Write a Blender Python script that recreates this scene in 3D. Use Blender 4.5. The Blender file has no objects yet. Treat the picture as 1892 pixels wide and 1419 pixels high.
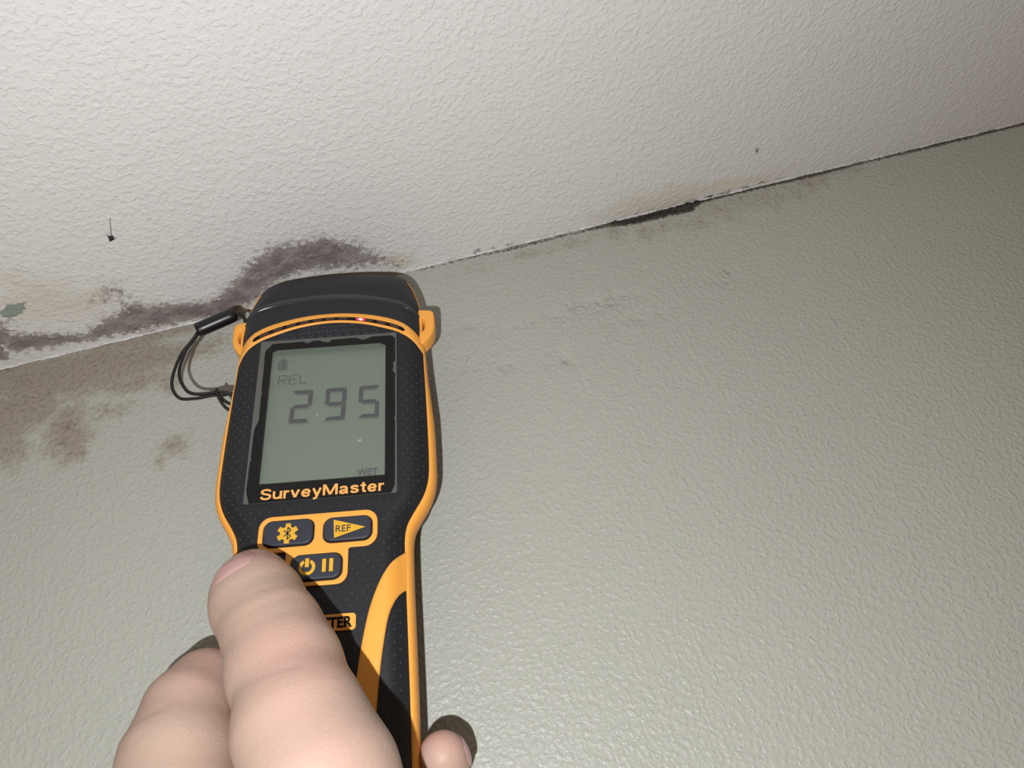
import bpy, bmesh, math, random
import numpy as np
from mathutils import Matrix, Vector

# ------------------------------------------------------------------ camera, world, light, exposure
scene = bpy.context.scene
COL = scene.collection
H = 0.25                                   # the ceiling's height in scene coordinates (the floor lies some 2 m below zero); the wall is the plane y = 0, the room is y < 0
CAM = Vector((0.0, -0.2769, H - 0.2450))
# rows: world axes seen in the camera frame (right, up, back)
RC = Matrix(((0.95287263, 0.25899118, -0.15797884),
             (0.00608292, -0.53695179, -0.843591),
             (-0.30330965, 0.80287381, -0.51322209)))
cam_data = bpy.data.cameras.new('camera')
cam_data.sensor_width = 36.0
cam_data.lens = 36.0 * 1400.0 / 1892.0
cam_data.clip_start = 0.005
cam = bpy.data.objects.new('camera', cam_data)
COL.objects.link(cam)
cam.matrix_world = Matrix.Translation(CAM) @ RC.to_4x4()
scene.camera = cam

world = bpy.data.worlds.new('room_light')
scene.world = world
world.use_nodes = True
world.node_tree.nodes['Background'].inputs['Color'].default_value = (1.0, 0.63, 0.34, 1)
world.node_tree.nodes['Background'].inputs['Strength'].default_value = 0.16

# the phone's own flash, a couple of centimetres left of and below the lens
fl = bpy.data.lights.new('phone_flash', 'SPOT')
fl.energy = 4.75
fl.color = (0.985, 0.995, 1.0)
fl.shadow_soft_size = 0.0022
fl.spot_size = math.radians(155)
fl.spot_blend = 0.6
flo = bpy.data.objects.new('phone_flash', fl)
COL.objects.link(flo)
flo.matrix_world = cam.matrix_world @ Matrix.Translation((-0.0175, -0.0215, 0.055)) @ Matrix.Rotation(math.radians(0), 4, 'X')

vs = scene.view_settings
vs.view_transform = 'Standard'
vs.look = 'None'
vs.exposure = 0.0
vs.gamma = 1.0
vs.use_curve_mapping = False
random.seed(7)
rng = np.random.default_rng(11)

# ------------------------------------------------------------------ stain maps, millimetres on the surface: (x, distance from the joint, radius x, radius d, strength)
CEIL_MOLD = [(-63.8,4.7,5.4,5.6,1.0),(-58.6,7.4,5.8,6.2,1.0),(-53.6,10.1,6.3,6.8,1.0),(-47.6,14.8,6.8,7.6,1.0),(-41.7,19.3,7.2,8.5,1.0),(-35.2,22.4,7.7,8.4,1.02),(-28.8,25.5,8.1,8.3,1.05),(-23.7,25.2,8.2,8.5,1.05),(-18.6,24.8,8.2,8.7,1.05),(-13.4,24.5,8.3,9.0,1.05),(-7.8,22.2,8.4,8.5,0.98),(-2.1,19.9,8.5,7.9,0.9),(3.4,16.2,7.6,6.8,0.78),(9.1,12.4,6.7,5.5,0.65),(14.3,9.1,6.0,4.6,0.52),(19.7,5.7,5.2,3.6,0.4),(-118.5,6.9,5.1,3.0,0.85),(-112.6,8.5,5.8,4.4,0.92),(-106.7,10.0,6.5,5.6,1.0),(-101.5,10.6,6.7,6.8,1.02),(-96.3,11.3,7.0,7.9,1.05),(-90.7,10.2,6.6,7.0,1.02),(-85.0,9.1,6.2,6.1,1.0),(-79.5,7.9,6.2,5.8,1.0),(-74.0,6.7,6.3,5.5,1.0),(-69.3,6.3,6.0,5.5,1.0),(-64.6,5.8,5.8,5.5,1.0),(-97.6,18.0,4.1,4.5,0.75),(-93.1,20.7,2.7,3.2,0.6),(-99.8,31.2,6.6,4.8,0.5),(-104.9,27.1,7.6,3.1,0.48),(-96.4,26.4,4.5,6.2,0.5),(-149.3,19.9,5.2,6.8,0.9),(-146.1,14.6,6.2,6.4,0.95),(-142.5,13.1,6.2,5.5,0.92),(-138.9,11.5,6.3,4.6,0.9),(-134.9,10.6,5.9,4.3,0.88),(-130.8,9.7,5.4,4.0,0.85),(-126.8,8.8,5.2,3.5,0.77),(-122.6,7.8,5.0,3.0,0.7),(-144.3,26.1,4.3,4.2,0.5),(-155.5,9.4,2.7,4.6,1.1),(-156.3,15.9,5.7,6.3,0.9),(-161.4,16.5,6.1,6.6,0.88),(-166.4,17.1,6.4,6.8,0.85),(-172.7,17.1,6.4,6.5,0.8),(-179.0,17.1,6.4,6.2,0.75),(-184.7,15.9,6.4,5.6,0.7),(-190.3,14.7,6.3,5.0,0.65),(-196.0,13.5,6.3,4.4,0.6),(-0.4,28.8,7.3,3.2,0.5),(-9.4,31.8,4.8,2.5,0.5),(-23.3,33.0,4.7,2.5,0.5)]
CEIL_BEIGE = [(125.1,5.6,11.5,5.3,0.5),(133.6,6.3,12.5,6.0,0.62),(142.2,7.0,13.4,6.8,0.75),(150.9,6.9,13.5,7.2,0.78),(159.8,6.8,13.6,7.6,0.8),(168.6,6.8,12.8,6.5,0.73),(177.6,6.7,12.0,5.4,0.65),(186.7,6.1,11.7,5.1,0.63),(195.9,5.5,11.4,4.9,0.62),(205.3,4.9,11.1,4.7,0.6),(214.3,5.4,10.2,4.3,0.52),(223.5,5.9,9.3,3.9,0.45),(-129.2,34.7,14.9,11.4,0.7),(-121.2,31.6,14.1,10.2,0.65),(-113.0,28.4,13.2,9.0,0.6),(-119.0,35.4,11.5,9.6,0.57),(-124.7,42.2,9.8,10.1,0.53),(-130.2,48.6,8.2,10.6,0.5),(16.5,10.6,7.8,3.5,0.7),(21.2,7.4,7.0,3.1,0.63),(26.1,4.2,6.2,2.7,0.57),(31.0,1.0,5.4,2.2,0.5),(-55.9,2.4,9.9,5.6,0.6),(-49.0,3.7,9.9,6.1,0.63),(-42.0,5.0,10.0,6.5,0.67),(-35.0,6.3,10.0,7.0,0.7)]
CEIL_SEAM = [(91.3,1.3,3.9,1.5,0.4),(82.9,1.4,3.5,1.7,0.48),(74.6,1.5,3.1,1.9,0.55),(66.3,1.6,2.6,2.1,0.62),(58.1,1.7,2.2,2.3,0.7),(59.5,2.4,1.9,1.9,0.7),(71.8,-1.4,3.3,1.5,0.5),(80.4,-1.1,3.4,1.5,0.5),(89.1,-0.9,3.5,1.5,0.5),(97.9,-0.6,3.6,1.5,0.5),(106.7,-0.3,3.7,1.5,0.5),(115.6,-0.0,3.7,1.6,0.5),(124.5,0.2,3.8,1.6,0.5),(133.5,0.5,3.9,1.6,0.5),(142.5,0.8,4.0,1.6,0.5),(151.6,1.1,4.1,1.6,0.5),(160.8,1.4,4.2,1.6,0.5),(171.3,1.2,4.2,1.6,0.65),(181.9,1.0,4.3,1.6,0.8),(191.7,1.3,4.1,1.6,0.75),(201.6,1.6,4.0,1.6,0.7),(211.6,1.8,3.9,1.6,0.65),(221.6,2.1,3.8,1.6,0.6)]
CEIL_CHIP = [(-136.8,33.0,4.2,3.5,1.1),(-139.6,31.6,2.5,2.4,1)]
WALL_BROWN = [(-160.4,5.1,13.5,9.1,0.8),(-146.8,9.5,13.6,10.9,0.9),(-137.8,11.0,13.7,11.5,0.88),(-128.7,12.4,13.7,12.1,0.85),(-118.4,13.0,13.9,11.6,0.82),(-108.1,13.6,14.0,11.0,0.8),(-98.8,14.8,12.9,9.4,0.73),(-89.5,16.0,11.8,7.9,0.65),(-80.1,15.9,10.7,6.7,0.57),(-70.6,15.9,9.6,5.5,0.5),(-155.2,26.9,10.9,10.3,1),(-144.3,24.8,8.8,8.7,0.9),(-132.2,42.5,7.4,11.0,0.9),(-129.0,52.9,4.3,4.7,0.8),(-139.7,48.1,4.3,4.0,0.5),(-154.6,43.3,6.4,8.1,0.7),(-103.9,24.8,13.8,5.3,0.7),(-90.4,29.2,5.5,6.4,0.6),(-89.4,62.2,5.7,5.2,0.62),(-95.2,67.7,3.4,4.1,0.45),(-115.7,36.9,11.1,4.5,0.5),(-169.1,8.2,13.3,10.8,0.85),(-177.9,8.3,13.2,11.4,0.8),(-186.6,8.3,13.1,12.0,0.75),(-195.1,9.8,12.9,10.3,0.68),(-203.5,11.4,12.8,8.8,0.6),(-147.2,-8.9,9.3,4.4,0.6),(-139.1,-6.2,9.9,4.4,0.62),(-130.9,-3.6,10.5,4.4,0.65),(-122.8,-1.0,11.2,4.4,0.68),(-114.6,1.6,11.8,4.4,0.7),(-107.0,1.9,11.3,4.1,0.68),(-99.3,2.2,10.7,3.8,0.65),(-91.6,2.5,10.2,3.5,0.62),(-83.8,2.7,9.7,3.1,0.6),(125.2,8.5,14.4,4.8,0.3),(145.2,9.3,17.6,9.0,0.38),(156.8,9.5,17.8,9.7,0.38),(168.5,9.8,17.9,10.4,0.38),(183.4,9.9,18.2,9.8,0.36),(198.5,10.0,18.4,9.1,0.34),(211.6,8.4,18.6,8.3,0.37),(224.9,6.8,18.9,7.4,0.39),(238.4,5.2,19.1,6.5,0.42),(258.6,3.2,12.9,4.4,0.38),(246.0,3.5,13.2,4.4,0.38),(233.5,3.8,13.4,4.4,0.37),(221.2,4.1,13.7,4.4,0.37),(208.9,4.4,13.9,4.4,0.36),(196.8,4.7,14.1,4.5,0.36),(184.9,5.0,14.3,4.5,0.35),(173.0,5.3,14.5,4.5,0.35),(161.3,5.6,14.8,4.5,0.34),(149.7,5.9,15.0,4.5,0.34),(138.2,6.2,15.2,4.5,0.33),(126.9,6.5,15.3,4.6,0.33),(115.6,6.8,15.5,4.6,0.32),(104.5,7.0,15.7,4.6,0.32),(93.5,7.3,15.9,4.6,0.31),(82.6,7.6,16.1,4.6,0.31),(71.8,7.9,16.3,4.6,0.3),(61.1,8.1,16.4,4.6,0.3),(74.8,8.0,16.6,4.7,0.28),(88.6,7.9,16.8,4.7,0.26)]
WALL_DARK = [(-137.8,12.4,13.6,6.0,0.42),(-114.9,9.3,14.0,4.9,0.42),(-146.6,19.8,13.4,5.8,0.5),(-128.9,32.6,8.9,5.6,0.45),(-88.3,62.0,5.3,3.7,0.42),(-151.3,9.6,6.7,3.0,0.6),(-155.3,22.7,6.6,3.4,0.6),(-146.5,27.5,5.3,2.8,0.6),(-133.3,29.8,3.1,5.1,0.5),(-132.2,39.8,3.9,3.3,0.8),(-133.7,47.4,3.0,3.7,0.7),(-130.1,53.3,2.6,2.4,0.6),(-157.2,0.2,4.5,2.5,1),(-124.1,6.3,6.0,2.4,0.4),(-96.4,13.7,7.0,2.4,0.35)]
WALL_SEAM = [(30.5,1.5,3.7,1.2,0.62),(32.8,1.4,3.8,1.2,0.62),(35.0,1.4,3.8,1.2,0.62),(37.3,1.3,3.8,1.2,0.62),(39.5,1.3,3.8,1.2,0.62),(41.8,1.2,3.8,1.2,0.62),(44.1,1.2,3.8,1.2,0.62),(46.3,1.2,3.8,1.2,0.63),(48.6,1.2,3.8,1.2,0.63),(50.8,1.2,3.8,1.2,0.64),(53.1,1.2,3.8,1.2,0.65),(55.4,1.2,3.8,1.2,0.65),(57.6,1.2,3.8,1.2,0.66),(60.0,1.3,3.8,1.2,0.67),(62.3,1.3,3.9,1.2,0.69),(64.6,1.4,3.9,1.3,0.7),(67.0,1.5,3.9,1.3,0.71),(69.3,1.6,3.9,1.3,0.72),(71.7,1.6,3.9,1.3,0.74),(74.0,1.7,3.9,1.4,0.75),(76.4,1.7,3.9,1.4,0.75),(78.8,1.7,3.9,1.4,0.75),(81.2,1.6,3.9,1.4,0.75),(83.6,1.6,3.9,1.4,0.75),(86.0,1.6,3.9,1.4,0.75),(88.4,1.6,3.9,1.4,0.75),(90.8,1.5,3.9,1.4,0.75),(93.2,1.5,4.0,1.4,0.74),(95.7,1.5,4.0,1.4,0.74),(98.1,1.5,4.0,1.4,0.73),(100.5,1.5,4.0,1.4,0.72),(103.0,1.4,4.0,1.4,0.71),(105.4,1.4,4.0,1.4,0.71),(107.9,1.4,4.0,1.4,0.7),(110.3,1.4,3.9,1.4,0.73),(112.8,1.4,3.9,1.5,0.76),(115.2,1.5,3.8,1.5,0.79),(117.7,1.5,3.7,1.6,0.81),(120.1,1.5,3.6,1.6,0.84),(122.6,1.5,3.6,1.7,0.87),(125.1,1.6,3.5,1.7,0.9),(129.5,1.4,2.9,2.4,1.2),(132.0,1.6,2.9,2.5,1.22),(134.6,1.8,2.9,2.6,1.24),(137.1,2.0,2.9,2.6,1.26),(139.6,2.2,2.9,2.7,1.28),(142.2,2.4,2.9,2.8,1.3),(145.1,2.4,2.9,2.7,1.3),(148.1,2.5,3.0,2.6,1.3),(151.0,2.5,3.0,2.6,1.3),(154.0,2.5,3.0,2.5,1.3),(156.9,2.5,3.0,2.4,1.3),(159.9,2.6,3.1,2.5,1.3),(162.8,2.8,3.3,2.6,1.3),(165.7,2.9,3.4,2.7,1.3),(168.6,3.1,3.6,2.8,1.3),(173.7,1.9,3.0,1.8,1.0),(178.8,0.7,4.2,1.4,1.0),(181.8,0.7,4.3,1.4,1.0),(184.8,0.7,4.3,1.4,0.99),(187.9,0.7,4.3,1.4,0.98),(190.9,0.7,4.3,1.4,0.98),(194.0,0.7,4.3,1.4,0.98),(197.0,0.7,4.3,1.4,0.97),(200.1,0.8,4.3,1.4,0.96),(203.2,0.8,4.3,1.4,0.96),(206.3,0.8,4.3,1.4,0.96),(209.4,0.8,4.4,1.4,0.95),(212.5,0.8,4.4,1.5,0.96),(215.6,0.8,4.4,1.6,0.96),(218.7,0.8,4.4,1.7,0.96),(221.9,0.8,4.4,1.7,0.97),(225.0,0.8,4.4,1.8,0.98),(228.1,0.8,4.4,1.9,0.98),(231.3,0.8,4.4,2.0,0.98),(234.5,0.8,4.4,2.0,0.99),(237.6,0.8,4.5,2.1,1.0),(240.8,0.8,4.5,2.2,1.0),(244.0,0.8,4.5,2.1,0.98),(247.2,0.9,4.5,2.1,0.95),(250.4,0.9,4.5,2.1,0.92),(253.6,0.9,4.5,2.0,0.9),(256.8,0.9,4.5,2.0,0.88),(260.0,0.9,4.5,2.0,0.85),(263.3,0.9,4.5,1.9,0.82),(266.5,0.9,4.6,1.9,0.8),(269.8,0.9,4.6,1.9,0.78),(273.0,0.9,4.6,1.8,0.75),(276.3,0.9,4.6,1.8,0.77),(279.6,0.9,4.6,1.8,0.78),(282.9,0.9,4.6,1.8,0.8),(286.2,0.9,4.6,1.8,0.82),(289.5,0.9,4.6,1.8,0.83),(292.8,0.9,4.7,1.9,0.85),(296.1,0.9,4.7,1.9,0.87),(299.4,0.9,4.7,1.9,0.88),(302.8,0.9,4.7,1.9,0.9),(306.1,0.9,4.7,1.9,0.92),(309.5,0.9,4.7,1.9,0.93),(312.8,0.9,4.7,1.9,0.95),(316.2,0.9,4.7,1.9,0.95),(319.7,0.9,4.8,1.9,0.94),(323.1,0.9,4.8,1.9,0.94),(326.6,0.9,4.8,1.9,0.94),(330.0,0.9,4.8,1.9,0.94),(333.5,0.9,4.8,1.9,0.93),(337.0,0.9,4.8,1.9,0.93),(340.4,0.8,4.8,1.9,0.93),(343.9,0.8,4.8,1.9,0.92),(347.4,0.8,4.9,1.9,0.92),(351.0,0.8,4.9,1.9,0.92),(354.5,0.8,4.9,1.9,0.91),(358.0,0.8,4.9,1.9,0.91),(361.5,0.8,4.9,1.9,0.91),(365.1,0.8,4.9,1.9,0.91),(368.7,0.8,4.9,1.9,0.9),(372.2,0.8,4.9,1.9,0.9)]
WALL_BLISTER = [(101.9,46.7,14.7,4.2,1),(77.5,70.2,3.5,3.3,1),(33.3,59.3,3.0,3.4,0.9),(52.1,67.2,3.0,2.2,0.7),(71.6,72.6,2.5,2.2,0.7),(43.8,40.1,5.1,2.4,0.5),(64.9,47.0,7.8,2.4,0.5),(166.9,49.6,4.5,3.7,0.8),(120.7,60.1,10.7,2.9,0.6),(42.7,61.1,7.4,2.2,0.5)]

# ------------------------------------------------------------------ helpers
def link(o, parent=None):
    COL.objects.link(o)
    if parent is not None:
        o.parent = parent
    return o

def tag(o, label=None, cat=None, group=None, kind=None):
    if label: o['label'] = label
    if cat: o['category'] = cat
    if group: o['group'] = group
    if kind: o['kind'] = kind
    return o

def mesh_obj(name, verts, faces, mat, parent=None, smooth=True):
    me = bpy.data.meshes.new(name)
    me.from_pydata([tuple(map(float, v)) for v in verts], [], [tuple(map(int, f)) for f in faces])
    me.validate()
    me.update()
    if mat: me.materials.append(mat)
    me.polygons.foreach_set('use_smooth', [smooth] * len(me.polygons))
    return link(bpy.data.objects.new(name, me), parent)

def catmull(P, n, closed=False):
    """resample a polyline through a Catmull-Rom spline at n points of equal arc length"""
    P = np.array(P, float)
    if closed: Q = np.vstack([P[-1], P, P[0], P[1]])
    else: Q = np.vstack([2 * P[0] - P[1], P, 2 * P[-1] - P[-2]])
    out = []
    for i in range(1, len(Q) - 2):
        t = np.linspace(0, 1, 16, endpoint=False)[:, None]
        a, b, c, d = Q[i - 1], Q[i], Q[i + 1], Q[i + 2]
        out.append(.5 * (2 * b + (c - a) * t + (2 * a - 5 * b + 4 * c - d) * t ** 2 + (3 * b - a - 3 * c + d) * t ** 3))
    out = np.vstack(out + [P[:1] if closed else P[-1:]])
    L = np.r_[0, np.cumsum(np.linalg.norm(np.diff(out, axis=0), axis=1))]
    s = np.linspace(0, L[-1], n, endpoint=not closed)
    return np.stack([np.interp(s, L, out[:, k]) for k in range(out.shape[1])], 1)

def loft(rings, closed=True, base=0):
    n = len(rings[0]); F = []
    for k in range(len(rings) - 1):
        for i in range(n if closed else n - 1):
            j = (i + 1) % n
            F.append((base + k * n + i, base + k * n + j, base + (k + 1) * n + j, base + (k + 1) * n + i))
    return np.vstack(rings), F

def tube(P, r, n=10, cap=True):
    """sweep a circle along P (k,3); r a number or one per point"""
    P = np.array(P, float); k = len(P)
    r = np.full(k, r, float) if np.isscalar(r) else np.array(r, float)
    T = np.gradient(P, axis=0); T /= np.linalg.norm(T, axis=1)[:, None] + 1e-12
    nrm = np.cross(T[0], (0.3, 0.2, 0.93)); nrm /= np.linalg.norm(nrm)
    V = []
    for i in range(k):
        nrm = nrm - T[i] * np.dot(nrm, T[i]); nrm /= np.linalg.norm(nrm)
        b = np.cross(T[i], nrm)
        a = np.linspace(0, 2 * np.pi, n, endpoint=False)
        V.append(P[i] + r[i] * (np.cos(a)[:, None] * nrm + np.sin(a)[:, None] * b))
    V, F = loft(V)
    F = [f[::-1] for f in F]
    if cap:
        F.append(tuple(range(n))); F.append(tuple((k - 1) * n + i for i in range(n))[::-1])
    return V, F

def merge(parts):
    V, F, b = [], [], 0
    for v, f in parts:
        V.append(np.array(v, float)); F += [tuple(i + b for i in q) for q in f]; b += len(v)
    return np.vstack(V), F

def rrect(x0, x1, y0, y1, r, n=6, radii=None):
    """rounded rectangle loop; radii = (bottom-left, bottom-right, top-right, top-left)"""
    rr = radii or (r, r, r, r)
    L = []
    for (cx, cy, a0, q) in ((x0, y0, 180, rr[0]), (x1, y0, 270, rr[1]), (x1, y1, 0, rr[2]), (x0, y1, 90, rr[3])):
        ox = cx + (q if cx == x0 else -q); oy = cy + (q if cy == y0 else -q)
        for i in range(n + 1):
            a = math.radians(a0 + 90 * i / n)
            L.append((ox + q * math.cos(a), oy + q * math.sin(a)))
    return L

def circle(cx, cy, r, n=32, a0=0, a1=360):
    return [(cx + r * math.cos(math.radians(a0 + (a1 - a0) * i / n)), cy + r * math.sin(math.radians(a0 + (a1 - a0) * i / n))) for i in range(n if a1 - a0 == 360 else n + 1)]

U0 = 140.0                                  # the meter's root sits at the end of its handle, 140 mm below the screen's centre
def D(V):
    V = np.array(V, float).reshape(-1, 3)
    return np.stack([V[:, 0], V[:, 1] + U0, V[:, 2]], 1) / 1000.0

def eval_mesh(tmp, name):
    COL.objects.link(tmp)
    dg = bpy.context.evaluated_depsgraph_get()
    dg.update()
    me = bpy.data.meshes.new_from_object(tmp.evaluated_get(dg))
    me.name = name
    data = tmp.data
    bpy.data.objects.remove(tmp)
    bpy.data.curves.remove(data)
    return me

def flat(name, loops, z0, z1, mat, parent, bevel=0.0, smooth=False):
    """a plate cut from closed 2D loops (mm; inner loops are holes) between heights z0 and z1, edges rounded"""
    cu = bpy.data.curves.new(name, 'CURVE')
    cu.dimensions = '2D'; cu.fill_mode = 'BOTH'
    cu.extrude = max((z1 - z0) / 2 - bevel, 1e-4)
    cu.bevel_depth = bevel; cu.bevel_resolution = 2; cu.offset = -bevel
    for L in loops:
        sp = cu.splines.new('POLY'); sp.points.add(len(L) - 1)
        for p, q in zip(sp.points, L): p.co = (q[0], q[1], 0, 1)
        sp.use_cyclic_u = True
    me = eval_mesh(bpy.data.objects.new(name, cu), name)
    me.transform(Matrix.Scale(.001, 4) @ Matrix.Translation((0, U0, (z0 + z1) / 2)))
    me.materials.clear(); me.materials.append(mat)
    me.polygons.foreach_set('use_smooth', [smooth] * len(me.polygons))
    return link(bpy.data.objects.new(name, me), parent)

def lettering(name, body, box, z0, z1, mat, parent, weight=0.0):
    """text fitted into box = (x0, x1, y0, y1) mm"""
    cu = bpy.data.curves.new(name, 'FONT')
    cu.body = body; cu.size = 1.0; cu.extrude = .05; cu.offset = weight; cu.resolution_u = 4
    me = eval_mesh(bpy.data.objects.new(name, cu), name)
    co = np.array([v.co[:] for v in me.vertices])
    lo, hi = co.min(0), co.max(0)
    t = (co - lo) / (hi - lo)
    co = np.stack([box[0] + t[:, 0] * (box[1] - box[0]), box[2] + t[:, 1] * (box[3] - box[2]), z0 + t[:, 2] * (z1 - z0)], 1)
    me.vertices.foreach_set('co', D(co).ravel())
    me.update()
    me.materials.clear(); me.materials.append(mat)
    return link(bpy.data.objects.new(name, me), parent)

# ------------------------------------------------------------------ materials
def new_mat(name):
    m = bpy.data.materials.new(name); m.use_nodes = True
    nt = m.node_tree
    return m, nt, nt.nodes['Principled BSDF']

def N(nt, kind, **kw):
    n = nt.nodes.new(kind)
    for k, v in kw.items():
        if k in n.inputs: n.inputs[k].default_value = v
        else: setattr(n, k, v)
    return n

def math_n(nt, op, a, b=None, clamp=False):
    n = nt.nodes.new('ShaderNodeMath'); n.operation = op; n.use_clamp = clamp
    for i, v in enumerate((a, b)):
        if v is None: continue
        if isinstance(v, (int, float)): n.inputs[i].default_value = v
        else: nt.links.new(v, n.inputs[i])
    return n.outputs[0]

def maprange(nt, v, lo, hi, a=0.0, b=1.0):
    n = nt.nodes.new('ShaderNodeMapRange'); n.interpolation_type = 'SMOOTHSTEP'
    nt.links.new(v, n.inputs['Value'])
    for k, x in (('From Min', lo), ('From Max', hi), ('To Min', a), ('To Max', b)): n.inputs[k].default_value = x
    return n.outputs['Result']

def mix(nt, fac, a, b):
    n = nt.nodes.new('ShaderNodeMix'); n.data_type = 'RGBA'
    for s, v in ((0, fac), (6, a), (7, b)):
        if isinstance(v, (int, float)): n.inputs[s].default_value = v
        elif isinstance(v, tuple): n.inputs[s].default_value = (*v, 1) if len(v) == 3 else v
        else: nt.links.new(v, n.inputs[s])
    return n.outputs[2]

def noise(nt, vec, scale, detail=3.0, rough=.55, dist=0.0):
    n = nt.nodes.new('ShaderNodeTexNoise')
    n.inputs['Scale'].default_value = scale; n.inputs['Detail'].default_value = detail
    n.inputs['Roughness'].default_value = rough; n.inputs['Distortion'].default_value = dist
    nt.links.new(vec, n.inputs['Vector'])
    return n.outputs['Fac']

def simple(name, col, rough=.5, var=.12, scale=400, bump=0.0, bscale=900, spec=.5, coat=0.0):
    m, nt, p = new_mat(name)
    tc = N(nt, 'ShaderNodeTexCoord').outputs['Object']
    f = noise(nt, tc, scale)
    d = tuple(c * (1 - var) for c in col); l = tuple(min(1, c * (1 + var)) for c in col)
    nt.links.new(mix(nt, f, d, l), p.inputs['Base Color'])
    p.inputs['Roughness'].default_value = rough
    p.inputs['Specular IOR Level'].default_value = spec
    p.inputs['Coat Weight'].default_value = coat
    if bump:
        b = N(nt, 'ShaderNodeBump'); b.inputs['Strength'].default_value = bump; b.inputs['Distance'].default_value = .0003
        nt.links.new(noise(nt, tc, bscale, 4), b.inputs['Height']); nt.links.new(b.outputs[0], p.inputs['Normal'])
    return m

M_RUB = simple('black_rubber', (.0135, .0143, .0175), .55, .15, 300, .25, 2500, .3)
M_CAP = simple('charcoal_plastic', (.0175, .0190, .0225), .45, .1, 300, .2, 3000, .28)
M_RIDGE = simple('charcoal_ridge', (.028, .031, .038), .24, .1, 300, .08, 2000, .5)
M_ORG = simple('orange_rubber', (.82, .36, .060), .48, .05, 200, .1, 2500, .4)
M_BTN = simple('slate_rubber', (.027, .029, .043), .5, .1, 300, .15, 2500, .4)
M_YEL = simple('yellow_print', (.66, .36, .022), .5, .12, 900)
M_INK = simple('black_print', (.006, .006, .006), .4, .1, 500, 0, 900, .12)
M_DOT = simple('moulded_rubber_relief', (.040, .042, .050), .38, .1, 500, 0, 900, .4)
M_MARG = simple('grey_screen_margin', (.085, .083, .076), .35, .2, 900)
M_BRAND = simple('amber_print', (.80, .38, .10), .45, .08, 500)
M_CORD = simple('black_cord', (.006, .006, .006), .45, .2, 3000, .5, 5000)
M_TOG = simple('black_gloss_plastic', (.005, .005, .006), .34, .1, 300)
M_LCD = simple('grey_green_lcd', (.142, .170, .138), .45, .05, 120, 0)
M_SEG = simple('lcd_segment', (.062, .062, .066), .5, .12, 300, 0)
M_SEGF = simple('faint_lcd_segment', (.085, .092, .09), .5, .12, 300, 0)
M_SEGL = simple('pale_lcd_glue', (.26, .31, .25), .5, .05, 300, 0)
M_LEDOFF = simple('dark_led_window', (.055, .02, .012), .25, .6, 900)
M_WEB = simple('grey_web', (.18, .17, .15), .7, .3, 900)
M_SEAL = simple('mouldy_sealant', (.02, .017, .014), .7, .6, 900, .6, 1500)

M_LED, nt, p = new_mat('red_led_lit')
p.inputs['Base Color'].default_value = (.6, .02, .04, 1)
p.inputs['Emission Color'].default_value = (1, .03, .09, 1)
p.inputs['Emission Strength'].default_value = 3.0
M_LEDC, nt, p = new_mat('red_led_core')
p.inputs['Emission Color'].default_value = (1, .35, .40, 1)
p.inputs['Emission Strength'].default_value = 6.0

M_GLASS, nt, p = new_mat('clear_screen_glass')
tr = N(nt, 'ShaderNodeBsdfTransparent'); gl = N(nt, 'ShaderNodeBsdfGlossy'); gl.inputs['Roughness'].default_value = .05
fr = N(nt, 'ShaderNodeFresnel'); fr.inputs['IOR'].default_value = 1.22
ms = N(nt, 'ShaderNodeMixShader')
geo = N(nt, 'ShaderNodeNewGeometry')
nt.links.new(math_n(nt, 'MULTIPLY', fr.outputs[0], math_n(nt, 'SUBTRACT', 1.0, geo.outputs['Backfacing'])), ms.inputs[0]); nt.links.new(tr.outputs[0], ms.inputs[1]); nt.links.new(gl.outputs[0], ms.inputs[2])
nt.links.new(ms.outputs[0], nt.nodes['Material Output'].inputs['Surface'])

# skin
M_SKIN, nt, p = new_mat('skin')
tc = N(nt, 'ShaderNodeTexCoord').outputs['Object']
at = N(nt, 'ShaderNodeAttribute'); at.attribute_name = 'flush'
c1 = mix(nt, noise(nt, tc, 70, 4), (.42, .30, .232), (.485, .362, .295))
c2 = mix(nt, math_n(nt, 'MULTIPLY', maprange(nt, noise(nt, tc, 45, 2), .42, .7), .35), c1, (.55, .325, .265))
c3 = mix(nt, at.outputs['Fac'], c2, (.54, .29, .255))
nt.links.new(c3, p.inputs['Base Color'])
p.inputs['Roughness'].default_value = .5
p.inputs['Specular IOR Level'].default_value = .3
p.inputs['Subsurface Weight'].default_value = .18
p.inputs['Subsurface Radius'].default_value = (1.0, .35, .2)
p.inputs['Subsurface Scale'].default_value = .003
bm_ = N(nt, 'ShaderNodeBump'); bm_.inputs['Strength'].default_value = .25; bm_.inputs['Distance'].default_value = .0004
vo = N(nt, 'ShaderNodeTexVoronoi'); vo.inputs['Scale'].default_value = 1300; nt.links.new(tc, vo.inputs['Vector'])
nt.links.new(math_n(nt, 'ADD', math_n(nt, 'MULTIPLY', vo.outputs['Distance'], .5), noise(nt, tc, 260, 4)), bm_.inputs['Height'])
nt.links.new(bm_.outputs[0], p.inputs['Normal'])
M_NAIL = simple('fingernail', (.53, .315, .30), .32, .06, 200, 0, 900, .45)

def attr(nt, name):
    a = N(nt, 'ShaderNodeAttribute'); a.attribute_name = name
    return a.outputs['Fac']

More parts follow.
